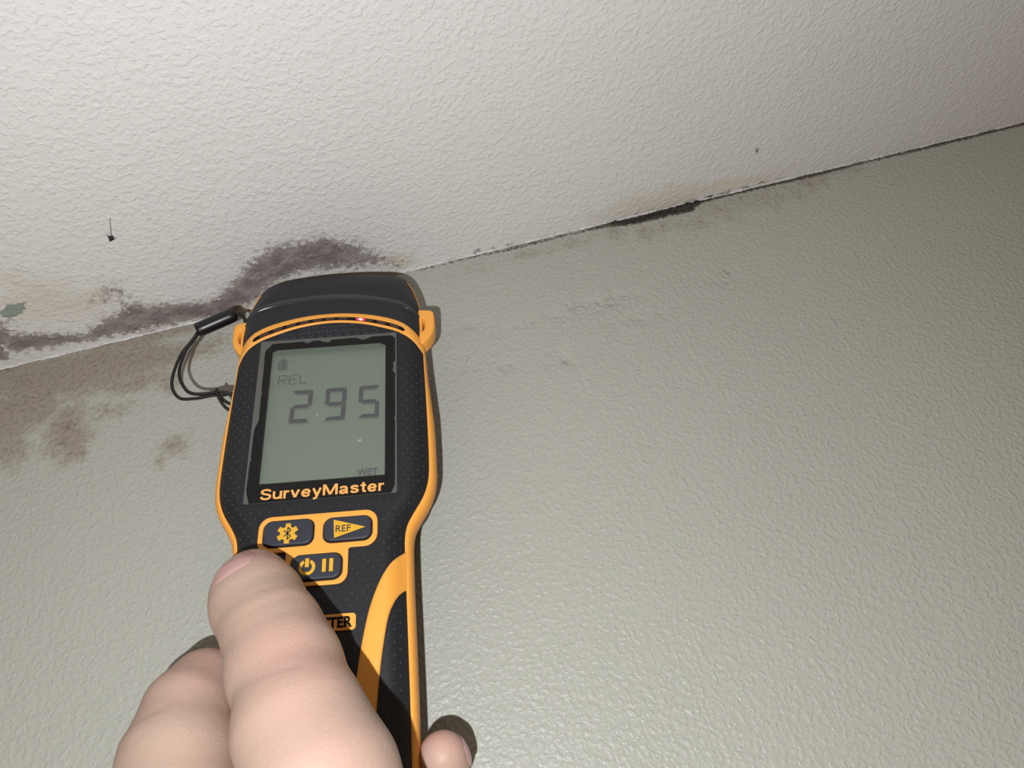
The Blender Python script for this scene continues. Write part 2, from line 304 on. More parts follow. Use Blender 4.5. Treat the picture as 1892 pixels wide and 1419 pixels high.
def plaster(name, base, base2, rough, bscale, bdist, is_wall):
    m, nt, p = new_mat(name)
    tc = N(nt, 'ShaderNodeTexCoord').outputs['Object']
    n_big = noise(nt, tc, 9, 3); n_mid = noise(nt, tc, 130, 5, .65); n_fine = noise(nt, tc, 520, 6, .7)
    col = mix(nt, n_big, base, base2)
    # broad damp tint
    tint = maprange(nt, math_n(nt, 'ADD', attr(nt, 'tint'), math_n(nt, 'MULTIPLY', math_n(nt, 'SUBTRACT', n_mid, .5), 1.1)), .14, .72)
    if is_wall:
        col = mix(nt, math_n(nt, 'MULTIPLY', tint, .85), col, (.285, .245, .205))
        col = mix(nt, math_n(nt, 'MULTIPLY', tint, maprange(nt, n_fine, .46, .66, 0, .55)), col, (.20, .16, .135))
        dk = maprange(nt, math_n(nt, 'ADD', attr(nt, 'mould'), math_n(nt, 'MULTIPLY', math_n(nt, 'SUBTRACT', n_fine, .5), 2.0)), .45, 1.0)
        col = mix(nt, math_n(nt, 'MULTIPLY', dk, .6), col, (.13, .105, .09))
    else:
        col = mix(nt, math_n(nt, 'MULTIPLY', tint, .55), col, (.56, .51, .40))
        warp = noise(nt, tc, 380, 8, .74)
        e = math_n(nt, 'ADD', attr(nt, 'mould'), math_n(nt, 'MULTIPLY', math_n(nt, 'SUBTRACT', warp, .5), 2.0))
        e = math_n(nt, 'ADD', e, math_n(nt, 'MULTIPLY', math_n(nt, 'SUBTRACT', n_mid, .5), .6))
        halo = maprange(nt, e, .22, .62)
        col = mix(nt, math_n(nt, 'MULTIPLY', halo, .45), col, (.34, .29, .27))
        core = maprange(nt, e, .42, .74)
        cc = mix(nt, maprange(nt, noise(nt, tc, 190, 4, .6), .38, .66), (.165, .135, .134), (.29, .25, .243))
        col = mix(nt, math_n(nt, 'MULTIPLY', core, .93), col, cc)
        chip = maprange(nt, math_n(nt, 'ADD', attr(nt, 'chip'), math_n(nt, 'MULTIPLY', math_n(nt, 'SUBTRACT', n_mid, .5), 2.2)), .62, .72)
        col = mix(nt, chip, col, (.26, .30, .265))
    seam = maprange(nt, math_n(nt, 'ADD', attr(nt, 'seam'), math_n(nt, 'MULTIPLY', math_n(nt, 'SUBTRACT', n_fine, .5), 1.5)), .42, .85)
    col = mix(nt, math_n(nt, 'MULTIPLY', seam, .9), col, (.045, .038, .03))
    nt.links.new(col, p.inputs['Base Color'])
    p.inputs['Roughness'].default_value = rough
    p.inputs['Specular IOR Level'].default_value = .30 if is_wall else .2
    # roller-stippled paint
    h1 = noise(nt, tc, bscale, 2.0, .45, .4)
    h2 = noise(nt, tc, bscale * 2.6, 2.0, .5)
    h3 = noise(nt, tc, bscale * .35, 2.0, .5)
    h = math_n(nt, 'ADD', maprange(nt, h1, .38, .72), math_n(nt, 'MULTIPLY', h2, .35))
    h = math_n(nt, 'ADD', h, math_n(nt, 'MULTIPLY', h3, .8))
    if is_wall:
        h = math_n(nt, 'ADD', h, math_n(nt, 'MULTIPLY', attr(nt, 'blister'), math_n(nt, 'MULTIPLY', maprange(nt, noise(nt, tc, 110, 3), .35, .6), 5.0)))
    b = N(nt, 'ShaderNodeBump'); b.inputs['Strength'].default_value = 1.0; b.inputs['Distance'].default_value = bdist
    nt.links.new(h, b.inputs['Height']); nt.links.new(b.outputs[0], p.inputs['Normal'])
    return m

M_WALL = plaster('grey_wall_paint', (.385, .392, .350), (.417, .423, .382), .38, 520, .00021, True)
M_CEIL = plaster('white_ceiling_paint', (.63, .632, .622), (.68, .682, .672), .6, 490, .00021, False)

# ------------------------------------------------------------------ wall and ceiling
def axis(lo, hi, flo_, fhi, fine, coarse):
    return np.r_[np.arange(lo, flo_, coarse), np.arange(flo_, fhi, fine), np.arange(fhi, hi + coarse * .5, coarse)]

def blob_field(X, Dd, blobs):
    F = np.zeros_like(X)
    for (x, d, rx, rd, s) in blobs:
        q = ((X - x) / rx) ** 2 + ((Dd - d) / rd) ** 2
        F = np.maximum(F, s * np.exp(-.55 * q))
    return F

def surface(name, xs, ds, place, fields, mat):
    X, Dd = np.meshgrid(xs, ds, indexing='ij')
    nx, nd = X.shape
    V = place(X.ravel() / 1000, Dd.ravel() / 1000)
    i = np.arange(nx * nd).reshape(nx, nd)
    F = np.stack([i[:-1, :-1].ravel(), i[1:, :-1].ravel(), i[1:, 1:].ravel(), i[:-1, 1:].ravel()], 1)
    me = bpy.data.meshes.new(name)
    me.from_pydata(V.tolist(), [], F.tolist())
    me.materials.append(mat)
    me.polygons.foreach_set('use_smooth', [True] * len(me.polygons))
    for k, bl in fields.items():
        a = me.attributes.new(k, 'FLOAT', 'POINT')
        a.data.foreach_set('value', blob_field(X, Dd, bl).ravel().astype(np.float32))
    o = link(bpy.data.objects.new(name, me))
    o['kind'] = 'structure'
    return o

xs = axis(-900, 1500, -250, 390, 2.0, 45)
ds_w = np.r_[np.arange(0, 12, .7), np.arange(12, 100, 2.0), np.arange(100, 2401, 50.)]
ds_c = np.r_[np.arange(0, 12, .7), np.arange(12, 60, 1.6), np.arange(60, 1601, 50.)]
wav = lambda x: .0009 * np.sin(x * 31 + 1.0) + .0006 * np.sin(x * 77 + .4)
wall = surface('wall_back', xs, ds_w, lambda x, d: np.stack([x, np.zeros_like(x), H - d], 1),
               {'tint': WALL_BROWN, 'mould': WALL_DARK, 'seam': WALL_SEAM, 'blister': WALL_BLISTER}, M_WALL)
tag(wall, 'grey painted damp wall with brown water stains below the joint')
ceil = surface('ceiling', xs, ds_c, lambda x, d: np.stack([x, -d, np.full_like(x, H)], 1),
               {'tint': CEIL_BEIGE, 'mould': CEIL_MOLD, 'seam': CEIL_SEAM, 'chip': CEIL_CHIP}, M_CEIL)
tag(ceil, 'white stippled ceiling with dark mould patches along the joint')

# ragged paint bead that fills the joint
xb = np.arange(-190, 390, 1.0)
rb = .55 + .35 * np.sin(xb * .31) * np.sin(xb * .083 + 1) + rng.normal(0, .16, len(xb))
rb = np.clip(rb * .6, .12, .8)
Pb = np.stack([xb, -.25 - .2 * rng.random(len(xb)), -.2 - .25 * rng.random(len(xb))], 1)
Vb, Fb = tube(Pb, rb, 8)
bead = mesh_obj('trim_1', Vb / 1000 + np.array((0, 0, H)), Fb, M_CEIL)
tag(bead, 'ragged white paint bead in the wall and ceiling joint', kind='structure')

# black mouldy strip of sealant peeling out of the joint
seal = bpy.data.objects.new('peeled_sealant', None); link(seal); seal.location = (.150, 0, H)
tag(seal, 'black mouldy strip of sealant peeling from the joint, right of the meter', 'sealant')
strands = [[(128, -.8, -1.0), (134, -.9, -2.6), (142, -.9, -2.8), (148, -.9, -2.0), (157, -.9, -1.9), (165, -.9, -1.2), (171, -.8, -.8), (177, -.6, -.8)],
           [(131, -.7, -2.2), (140, -.8, -3.8), (147, -.9, -3.6), (154, -.9, -3.3), (160, -1.0, -4.2), (166, -1.1, -4.9), (170.6, -1.1, -4.0), (171, -1, -1.8), (167, -.9, -1.4)],
           [(146, -.7, -2.5), (152, -.9, -2.4), (158, -.9, -3.2), (163, -1, -3.0)],
           [(171, -.6, -1.6), (176, -.6, -1.9), (182, -.5, -1.0)],
           [(155, -.6, -4.0), (154.4, -.5, -5.4), (154, -.4, -6.2)]]
for k, s in enumerate(strands):
    P = catmull(s, 14 * len(s)); P = P + rng.normal(0, .2, P.shape); P[:, 1] = np.minimum(P[:, 1], -.3)
    rad = np.clip((.5, .4, .32, .22, .12)[k] * (.85 + .75 * np.sin(np.arange(len(P)) * .55 + k) * rng.random(len(P))), .08, 1.2)
    V, F = tube(P, rad, 7)
    mesh_obj('strand', V / 1000 - np.array((.150, 0, 0)), F, M_SEAL, seal)

# cobweb thread with a speck of debris on the ceiling
cw = bpy.data.objects.new('cobweb', None); link(cw); cw.location = (-.0873, -.0598, H)
tag(cw, 'thin cobweb thread with a dark speck of debris hanging from the ceiling', 'cobweb')
P = catmull([(3.5, -8.9, -.1), (2.4, -6, -.5), (1.2, -3, -.7), (0, 0, -1.0)], 24)
V, F = tube(P, .11, 6); mesh_obj('thread', V / 1000, F, M_WEB, cw)
bm = bmesh.new(); bmesh.ops.create_icosphere(bm, subdivisions=2, radius=.0012)
for v in bm.verts: v.co = Vector((v.co.x * .8, v.co.y * 1.1, v.co.z * .8)) * (1 + .45 * random.uniform(-1, 1)); v.co.z -= .0010
me = bpy.data.meshes.new('debris'); bm.to_mesh(me); bm.free(); me.materials.append(M_SEAL)
link(bpy.data.objects.new('debris', me), cw)
for k in range(3):
    a = (.3, 2.4, 4.2)[k]
    V, F = tube(catmull([(0, 0, -1), (1.1 * math.cos(a), 1.4 * math.sin(a), -1.3), (1.9 * math.cos(a), 2.3 * math.sin(a), -.6)], 8), .10, 5)
    mesh_obj('leg_fragment', V / 1000, F, M_SEAL, cw)
bm = bmesh.new(); bmesh.ops.create_icosphere(bm, subdivisions=2, radius=.0009)
for v in bm.verts: v.co = Vector((v.co.x * .7, v.co.y * 1.3, v.co.z * .5)) * (1 + .35 * random.uniform(-1, 1))
me = bpy.data.meshes.new('dirt_speck'); bm.to_mesh(me); bm.free(); me.materials.append(M_WEB)
sp = link(bpy.data.objects.new('dirt_speck', me)); sp.location = (.2016, -.0257, H - .0003)
tag(sp, 'tiny grey dirt speck on the white ceiling above the joint', 'speck')

# ------------------------------------------------------------------ moisture meter
RW, UW = Vector((.97511902, 0, -.22168195)), Vector((.22168195, 0, .97511902))
GC = CAM + Vector((-.02454581, .2369052, .15008438))           # centre of the screen
root_loc = GC - UW * (U0 / 1000)
MROOT = Matrix.Translation(root_loc) @ Matrix((RW, UW, Vector((0, -1, 0)))).transposed().to_4x4()
meter = bpy.data.objects.new('moisture_meter', None); link(meter)
meter.matrix_world = MROOT
tag(meter, 'black and orange handheld moisture meter with a lit screen reading 295', 'moisture meter')

# half outline of the dark front, (half width, height); mirrored
HALF = [(0, -140), (12, -139.6), (21, -137.6), (26.5, -133), (28.8, -126), (29.2, -116), (29.1, -105), (28.8, -90), (28.3, -70), (27.9, -54), (27.8, -46), (28.6, -41), (30.8, -36.6),
        (33.6, -32), (35.3, -28), (36.3, -23.5), (36.6, -17), (36.5, -5), (36.2, 8), (35.9, 19), (35.6, 30), (35.5, 35), (35.2, 45), (34.7, 50), (33.9, 55.3), (32.6, 60), (31.2, 64), (29.4, 67.4),
        (26.6, 70.2), (22, 71.9), (14, 73), (6, 73.6), (0, 73.7)]
HR = catmull(HALF, 120)
FULL = np.vstack([HR, np.stack([-HR[1:-1, 0], HR[1:-1, 1]], 1)[::-1]])    # closed, counter-clockwise from the bottom
def half_w(u):
    return np.interp(u, HR[:, 1], HR[:, 0])
def zf(r, u):
    d = half_w(np.clip(u, -132, 62)) - np.abs(r)
    return -5.0 * np.clip(1 - d / 7.0, 0, 1) ** 2
def normals2d(L):
    t = np.roll(L, -1, 0) - np.roll(L, 1, 0); t /= np.linalg.norm(t, axis=1)[:, None]
    return np.stack([t[:, 1], -t[:, 0]], 1)                   # outward for counter-clockwise loops
FN = normals2d(FULL)
TOPCAP = (np.abs(FULL[:, 0]) < 30.2) & (FULL[:, 1] > 65)

ARC_LO = [(-35.55, 29.5), (-32.5, 33.0), (-28.6, 35.9), (-24, 38.5), (-12.5, 42.4), (0, 43.9), (12.5, 42.4), (24, 38.5), (28.6, 35.9), (32.5, 33.0), (35.55, 29.5)]
ARC_HI = [(-35.4, 36.0), (-32.5, 39.0), (-24.5, 44.3), (-12.5, 47.6), (0, 48.6), (12.5, 47.4), (24.5, 43.8), (32.5, 38.4), (35.4, 35.0)]
RID_LO = [(-35.1, 46.8), (-31, 50.6), (-22.9, 53.8), (-10.6, 55.3), (0, 55.4), (10.6, 54.4), (20, 52.6), (28.4, 49.6), (35.1, 45.6)]
RID_HI = [(-34.8, 49.5), (-30, 53.4), (-21, 57.2), (-8, 58.9), (2, 58.9), (10, 58.1), (22, 55.2), (30, 51.6), (34.8, 48.5)]

# front shell: the flat field with a window for the screen, and its rounded rim
arc = catmull(ARC_LO, 61)
right = HR[(HR[:, 1] < 29.3)]
loop = np.vstack([right, arc[::-1], np.stack([-right[1:, 0], right[1:, 1]], 1)[::-1]])
loop = catmull(loop, 300, True)
for _ in range(60):                                           # ease the two corners where the sides meet the LED arc
    wgt = .5 * np.exp(-(np.hypot(np.abs(loop[:, 0]) - 35.0, loop[:, 1] - 29.5) / 6.0) ** 2)[:, None]
    loop = loop * (1 - wgt) + wgt * .5 * (np.roll(loop, 1, 0) + np.roll(loop, -1, 0))
ln = normals2d(loop)
rings = []
for ins in (0, .5, 1.2, 2.1, 3.2, 4.6, 6.0, 7.2):
    q = loop - ln * ins
    rings.append(np.column_stack([q, zf(q[:, 0], q[:, 1])]))
Vr, Fr = loft(rings)
under = []
for ins in (.2, .6, 1.2, 2.1, 3.2, 4.6, 6.0, 7.4):
    q = FULL - FN * ins
    under.append(np.column_stack([q, zf(q[:, 0], q[:, 1]) - .22 - np.clip(q[:, 1] - 50, 0, 30) * .35]))
Vr, Fr = merge([(Vr, Fr), loft(under)])
WX0, WX1, WY0, WY1 = -25.0, 25.0, -29.5, 35.2
front = mesh_obj('front_shell', D(Vr), Fr, M_RUB, meter)
inner = [tuple(p[:2]) for p in rings[-1]]
face = flat('front_field', [inner, rrect(WX0, WX1, WY0, WY1, .8)], -.25, 0.0, M_RUB, meter)
well_o = rrect(WX0, WX1, WY0, WY1, .8)
well = [np.column_stack([np.array(well_o), np.full(len(well_o), z)]) for z in (.0, -2.6)]
V, F = loft(well); F = [f[::-1] for f in F] + [tuple(range(len(well_o), 2 * len(well_o)))]
mesh_obj('screen_well', D(V), F, M_INK, meter, False)

# orange side band, with a dark one over the top of the head
def o_w(u):
    return np.interp(u, [-140, -60, -40, 0, 20, 36, 60, 70], [2.1, 2.1, 2.4, 2.2, 1.0, .5, .4, .5])
SHADOW_RISE = np.interp(FULL[:, 1], [58, 71], [0, 5.0])              # hidden rise added behind the crown so its shadow falls above the head
def band_rings(levels):
    O = o_w(FULL[:, 1]); out = []
    drop = np.interp(FULL[:, 1], [48, 62, 72], [0, -.9, -1.6])
    for k, (fo, z) in enumerate(levels):
        q = FULL + FN * (O * fo)[:, None]; q[:, 1] += SHADOW_RISE * (0, 0, 0, 0, .1, .35, .7, .85, 1)[k]
        out.append(np.column_stack([q, np.full(len(FULL), z) + drop]))
    return out
LV = [(-.15, -5.3), (.05, -4.9), (.35, -5.1), (.7, -5.9), (.94, -7.2), (1.02, -9.2), (1, -12), (.75, -13.4), (0, -14)]
BR = band_rings(LV); n = len(FULL)
V, F = loft(BR)
side = [f for f in F if not TOPCAP[f[0] % n]]
mesh_obj('side_band', D(V), side, M_ORG, meter)
topf = [f for f in F if TOPCAP[f[0] % n]]
# back shell
zb = np.interp(FULL[:, 1], [-140, -52, -26, 80], [-21, -21, -37.5, -37.5])
back = []
for ins, k in ((0, None), (.3, .42), (.9, .7), (2.4, .9), (5, .985), (8, 1.0)):
    z = np.full(n, -13.8) if k is None else np.minimum(zb * k, -14.2)
    back.append(np.column_stack([FULL - FN * ins + np.column_stack([SHADOW_RISE * 0, SHADOW_RISE]), z + (np.interp(FULL[:, 1], [48, 72], [0, -1.4]) if k is None else 0)]))
V, F = loft(back); F.append(tuple(range(5 * n, 6 * n))[::-1])
mesh_obj('back_shell', D(V), F, M_RUB, meter)

# head cap: arches stacked from the LED bar to the crown
crown = FULL[(FULL[:, 1] > 53)]; crown = crown[np.argsort(-np.arctan2(crown[:, 1] - 50, crown[:, 0]))]
NA = 81
A = [catmull(ARC_HI, NA), catmull(RID_LO, NA), catmull(RID_HI, NA)]
A3 = catmull(crown, NA)
def arch(a, z, inset=0.0):
    return np.column_stack([a, np.minimum(zf(a[:, 0], a[:, 1]), 0) + z])
R_ = [arch(A[0], -.1), arch(A[0] * .5 + A[1] * .5, .35), arch(A[1], .3)]
V, F = loft(R_, False)
mesh_obj('head_cap', D(V), F, M_CAP, meter)
R_ = [arch(A[1], .3), arch(A[1] * .8 + A[2] * .2, .75), arch(A[1] * .45 + A[2] * .55, .7), arch(A[1] * .2 + A[2] * .8, .1), arch(A[2], -.55)]
V, F = loft(R_, False)
mesh_obj('head_ridge', D(V), F, M_RIDGE, meter)
R_ = [arch(A[2], -.55)]
for t in (.06, .25, .45, .62, .78, .9, 1.0):
    q = A[2] * (1 - t) + A3 * t
    zz = -.75 - 5.6 * t ** 2.2
    z = np.maximum(np.minimum(zf(q[:, 0], q[:, 1]) * (1 - t) + zz, zz), -7.0)
    R_.append(np.column_stack([q, z]))
V1, F1 = loft(R_, False)
top_v, top_f = D(np.vstack(BR)), topf
V, F = merge([(D(V1), F1), (top_v, top_f)])
mesh_obj('crown_cap', V, F, M_CAP, meter)

# orange LED bar
lo, hi = catmull(ARC_LO, NA), catmull(ARC_HI, NA)
R_ = []
for t, dz in ((0, -.3), (.03, .1), (.12, .3), (.5, .34), (.88, .3), (.97, .1), (1, -.3)):
    q = lo * (1 - t) + hi * t
    R_.append(np.column_stack([q, zf(q[:, 0], q[:, 1]) + dz]))
V, F = loft(R_, False)
led = mesh_obj('led_bar', D(V), F, M_ORG, meter)
def arc_at(r, t):
    q = lo * (1 - t) + hi * t
    return np.interp(r, q[:, 0], q[:, 1])
def arc_strip(r0, r1, t0, t1, dz, n_):
    rr = np.linspace(r0, r1, n_); out = []
    for t in (t0, t0 * .5 + t1 * .5, t1):
        e = np.minimum(1, np.minimum(rr - r0, r1 - rr) / .5 + .25); tt = .4 + (t - .4) * e
        u = np.array([arc_at(a, b) for a, b in zip(rr, tt)])
        out.append(np.column_stack([rr, u, zf(rr, u) + dz]))
    return loft(out, False)
V, F = arc_strip(-29.4, 29.2, .20, .53, .40, 70); slot = mesh_obj('led_slot', D(V), F, M_INK, led)
for k in range(11):
    c = -25 + 5 * k
    lit = k == 7
    c = 12.0 if lit else c
    V, F = arc_strip(c - 1.9, c + 1.9, .27, .46, .46, 8)
    mesh_obj('lit_led' if lit else 'led', D(V), F, M_LED if lit else M_LEDOFF, led)
V, F = arc_strip(11.3, 12.7, .27, .46, .52, 6); mesh_obj('led_glow_core', D(V), F, M_LEDC, led)

# strap lugs on both sides
LUG = [(34.0, 50.4), (36.6, 50.2), (39.0, 49.9), (40.2, 48.8), (40.5, 46), (40.4, 41.5), (39.7, 38.6), (38.3, 36.4), (36.6, 34.4), (34.0, 33.5)]
HOLE = [(35.5, 46.4), (36.4, 46.4), (36.6, 42.5), (36.2, 40.5), (35.5, 39.6)]
for s in (1, -1):
    flat('strap_lug', [[(s * (x - (1.5 if s < 0 else 0)), y) for x, y in LUG], [(s * x, y) for x, y in HOLE]], -11.0, -3.6, M_ORG, meter, .7, True)

# ---- the screen
lcd = flat('lcd_panel', [rrect(-24.5, 24.5, -29, 34.8, .3)], -2.4, -2.0, M_LCD, meter)
def seg7(x0, y0, w, h, th, slant, on):
    g = .16; y1, ym = y0 + h, y0 + h / 2
    def hor(yc, d):
        return [(x0 + g, yc + d * th / 2), (x0 + w - g, yc + d * th / 2)]
    S = {'a': [(x0 + g + .1, y1), (x0 + w - g - .1, y1), (x0 + w - th - g, y1 - th), (x0 + th + g, y1 - th)],
         'd': [(x0 + g + .1, y0), (x0 + th + g, y0 + th), (x0 + w - th - g, y0 + th), (x0 + w - g - .1, y0)],
         'g': [(x0 + g + th * .45, ym), (x0 + th + g, ym + th / 2), (x0 + w - th - g, ym + th / 2), (x0 + w - g - th * .45, ym), (x0 + w - th - g, ym - th / 2), (x0 + th + g, ym - th / 2)],
         'f': [(x0, y1 - g), (x0 + th, y1 - th - g), (x0 + th, ym + th / 2 + g * .6), (x0 + th * .3, ym + g), (x0, ym + g)],
         'b': [(x0 + w, y1 - g), (x0 + w, ym + g), (x0 + w - th * .3, ym + g), (x0 + w - th, ym + th / 2 + g * .6), (x0 + w - th, y1 - th - g)],
         'e': [(x0, y0 + g), (x0, ym - g), (x0 + th * .3, ym - g), (x0 + th, ym - th / 2 - g * .6), (x0 + th, y0 + th + g)],
         'c': [(x0 + w, y0 + g), (x0 + w - th, y0 + th + g), (x0 + w - th, ym - th / 2 - g * .6), (x0 + w - th * .3, ym - g), (x0 + w, ym - g)]}
    return [[(x + (y - y0) * slant, y) for x, y in S[k]] for k in on]
for x, on in ((-13.4, 'abged'), (-.9, 'abcdfg'), (11.4, 'afgcd')):
    flat('screen_digit', seg7(x, .7, 7.6, 13.7, 1.45, .035, on), -1.50, -1.45, M_SEG, lcd)
def bar(x0, y0, x1, y1, t):
    dx, dy = x1 - x0, y1 - y0; L = math.hypot(dx, dy); nx, ny = -dy / L * t / 2, dx / L * t / 2
    return [(x0 + nx, y0 + ny), (x0 - nx, y0 - ny), (x1 - nx, y1 - ny), (x1 + nx, y1 + ny)]
T = .34
REL = []
for cx, bars in ((-18.6, [(.0, 0, .25, 3.9), (.45, 3.95, 3.0, 3.95), (3.2, 3.7, 3.1, 2.2), (.4, 2.0, 2.9, 2.0), (1.75, 1.6, 2.9, .1)]),
                 (-14.6, [(.0, 0.2, .25, 3.8), (.5, 3.95, 3.3, 3.95), (.4, 2.0, 2.7, 2.0), (.45, 0, 3.0, 0)]),
                 (-10.6, [(.0, .2, .25, 3.9), (.45, 0, 2.6, 0)])):
    REL += [bar(cx + a, 17.7 + b, cx + c, 17.7 + d, T) for a, b, c, d in bars]
flat('screen_word', REL, -1.50, -1.45, M_SEGF, lcd)
flat('battery_icon', [rrect(-19.1, -15.9, 24.4, 28.5, .3), rrect(-18.65, -16.35, 24.85, 28.05, .2)], -1.50, -1.45, M_SEGF, lcd)
flat('battery_icon', [rrect(-18.2, -16.7, 28.55, 29.2, .1), rrect(-18.2, -16.8, 25.3, 26.2, .1), rrect(-18.2, -16.8, 26.35, 27.3, .1), rrect(-18.1, -16.9, 27.4, 27.9, .1)], -1.50, -1.45, M_SEGF, lcd)
lettering('screen_word', 'WET', (11.7, 19.1, -22.5, -19.9), -1.50, -1.45, M_SEGF, lcd, .022)
flat('glue_dot', [circle(-3.3, 3.7, .42, 14)], -1.99, -1.95, M_SEGL, lcd)
flat('glue_dot', [[(12.4 + .75 * math.cos(a), -8.3 + .55 * math.sin(a)) for a in np.linspace(0, 6.28, 14, False)]], -1.99, -1.95, M_SEGL, lcd)

win = rrect(-21.35, 21.75, -23.9, 32.4, .2)
flat('screen_margin', [rrect(-25.9, 25.9, -30.7, 36.9, .4), win], .05, .22, M_MARG, meter)
# black printed border with a ragged outer edge
def ragged():
    L = []
    def run(p, q, n_, amp, bumps, nrm):
        for i in range(n_):
            t = i / n_
            x, y = p[0] + (q[0] - p[0]) * t, p[1] + (q[1] - p[1]) * t
            o = amp * (random.random() - .5)
            for (bt, bw, bd) in bumps:
                if abs(t - bt) < bw: o += bd * (1 - ((t - bt) / bw) ** 2) ** .5
            L.append((x + nrm[0] * o, y + nrm[1] * o))
    run((-24.0, -30.6), (24.0, -30.6), 8, 0, [], (0, 1))
    run((24.0, -30.6), (25.2, -27.6), 4, .25, [], (-1, 0))
    run((25.2, -27.6), (25.4, 34.4), 70, .12, [(.76, .02, 1.0), (.80, .018, .9), (.42, .012, .3)], (-1, 0))
    run((25.4, 34.4), (23.6, 35.7), 4, .2, [], (0, -1))
    run((23.6, 35.7), (-21.5, 35.5), 60, .12, [(.21, .035, .9), (.25, .03, .8), (.53, .03, 1.2), (.57, .02, .8), (.70, .025, .9)], (0, -1))
    run((-21.5, 35.5), (-24.0, 32.0), 8, .35, [], (1, 0))
    run((-24.0, 32.0), (-23.6, 2), 34, .18, [(.62, .015, .4)], (1, 0))
    run((-23.6, 2), (-24.9, -2), 6, .2, [], (1, 0))
    run((-24.9, -2), (-25.3, -26), 26, .18, [(.5, .03, .5)], (1, 0))
    run((-25.3, -26), (-24.0, -30.6), 6, .2, [], (1, 0))
    return L
flat('screen_border', [ragged(), win], .30, .38, M_INK, meter)
flat('screen_glass', [rrect(-26.0, 26.0, -30.8, 37.0, .4)], .62, 1.15, M_GLASS, meter, .08)
GLYPH = {'S': (1.17, [[(1.0, 1.0), (.92, 1.17), (.62, 1.25), (.3, 1.17), (.2, .98), (.33, .80), (.62, .70), (.95, .56), (1.02, .38), (.9, .18), (.6, .11), (.27, .2), (.15, .42)]]),
         'u': (.95, [[(.135, 1), (.135, .7), (.14, .38), (.22, .18), (.42, .12), (.66, .2), (.80, .45)], [(.815, 1), (.815, 0)]]),
         'r': (.60, [[(.135, 1), (.135, 0)], [(.14, .5), (.20, .74), (.34, .86), (.58, .86)]]),
         'v': (.95, [[(.12, 1), (.475, .06)], [(.475, .06), (.83, 1)]]),
         'e': (1.0, [[(.17, .50), (.84, .50)], [(.84, .50), (.80, .72), (.68, .85), (.5, .89), (.28, .80), (.15, .5), (.25, .2), (.5, .11), (.70, .16), (.83, .31)]]),
         'y': (.95, [[(.12, 1), (.475, .1)], [(.83, 1), (.50, .05), (.42, -.17), (.31, -.27), (.12, -.27)]]),
         'M': (1.5, [[(.14, 1.36), (.14, 0)], [(1.36, 1.36), (1.36, 0)], [(.2, 1.3), (.75, .08)], [(.75, .08), (1.30, 1.3)]]),
         'a': (.98, [[(.15, .70), (.27, .85), (.5, .89), (.70, .81), (.76, .62), (.76, .22), (.84, .02)], [(.74, .53), (.45, .47), (.2, .38), (.15, .24), (.27, .11), (.45, .12), (.65, .22), (.75, .42)]]),
         's': (.93, [[(.80, .70), (.70, .84), (.47, .89), (.24, .82), (.2, .68), (.32, .57), (.62, .47), (.78, .34), (.72, .18), (.5, .11), (.26, .15), (.14, .32)]]),
         't': (.60, [[(.32, 1.27), (.32, .8), (.32, .28), (.40, .14), (.58, .13)], [(.04, .88), (.58, .88)]])}
def ribbon(pts, wdt):
    P_ = np.array(pts, float)
    if len(P_) > 2: P_ = catmull(P_, 6 * len(P_))
    T_ = np.gradient(P_, axis=0); T_ /= np.linalg.norm(T_, axis=1)[:, None]
    n_ = np.stack([-T_[:, 1], T_[:, 0]], 1) * wdt / 2
    return P_ + n_, P_ - n_
word = 'SurveyMaster'
tot = sum(GLYPH[c][0] for c in word) + .09 * (len(word) - 1)
x_, parts = 0.0, []
for c in word:
    for st in GLYPH[c][1]:
        A_, B_ = ribbon(st, .24); m_ = len(A_)
        V = np.vstack([A_, B_]); V[:, 0] = -20.5 + (V[:, 0] + x_) / tot * 42.1; V[:, 1] = -29.75 + V[:, 1] * 2.98
        F = [(i, m_ + i, m_ + i + 1, i + 1) for i in range(m_ - 1)]
        parts.append((np.column_stack([V, np.full(len(V), .44 + .016 * (len(parts) % 3))]), F))
    x_ += GLYPH[c][0] + .09
V, F = merge(parts)
mesh_obj('brand_name', D(V), F, M_BRAND, meter, False)

# ---- buttons
frame_o = ([(-19.7 + 4, -36.2), ] and
           rrect(-19.7, 19.5, -48.9, -36.2, 4.2, 6)[7:])      # from the bottom-right corner round to the top-left one
bl = rrect(-19.7, 19.5, -48.9, -36.2, 4.2, 6)
BL, BRc, TR, TL = bl[0:7], bl[7:14], bl[14:21], bl[21:28]
low = rrect(-10.1, 10.1, -60.8, -48.9, 3.6, 6, (3.6, 3.6, .01, .01))
frame = BL + [(-10.6, -48.9), (-10.1, -49.4)] + low[0:7] + low[7:14] + [(10.1, -49.4), (10.6, -48.9)] + BRc + TR + TL
BTN = [(-17.8, -1.6, -46.8, -38.1), (1.9, 17.5, -46.7, -38.5), (-7.9, 8.1, -59.0, -50.6)]
flat('button_frame', [frame] + [rrect(a - .35, b + .35, c - .35, d + .35, 3.0) for a, b, c, d in BTN], -.2, .75, M_ORG, meter, .3, True)
btn = [flat('button', [rrect(a, b, c, d, 2.7)], -.2, 1.6, M_BTN, meter, .55, True) for a, b, c, d in BTN]
ZI, ZJ = 1.64, 1.70
g = []
for k in range(6):                                            # six-toothed gear
    a = math.radians(90 + 60 * k - 2)
    for da, rr_ in ((-14, 3.55), (14, 3.55), (20, 2.45), (40, 2.45)):
        g.append((-9.75 + rr_ * math.cos(a + math.radians(da)), -42.9 + rr_ * math.sin(a + math.radians(da))))
flat('gear_icon', [g], ZI, ZJ, M_YEL, btn[0])
c0 = (-9.7, -42.9)
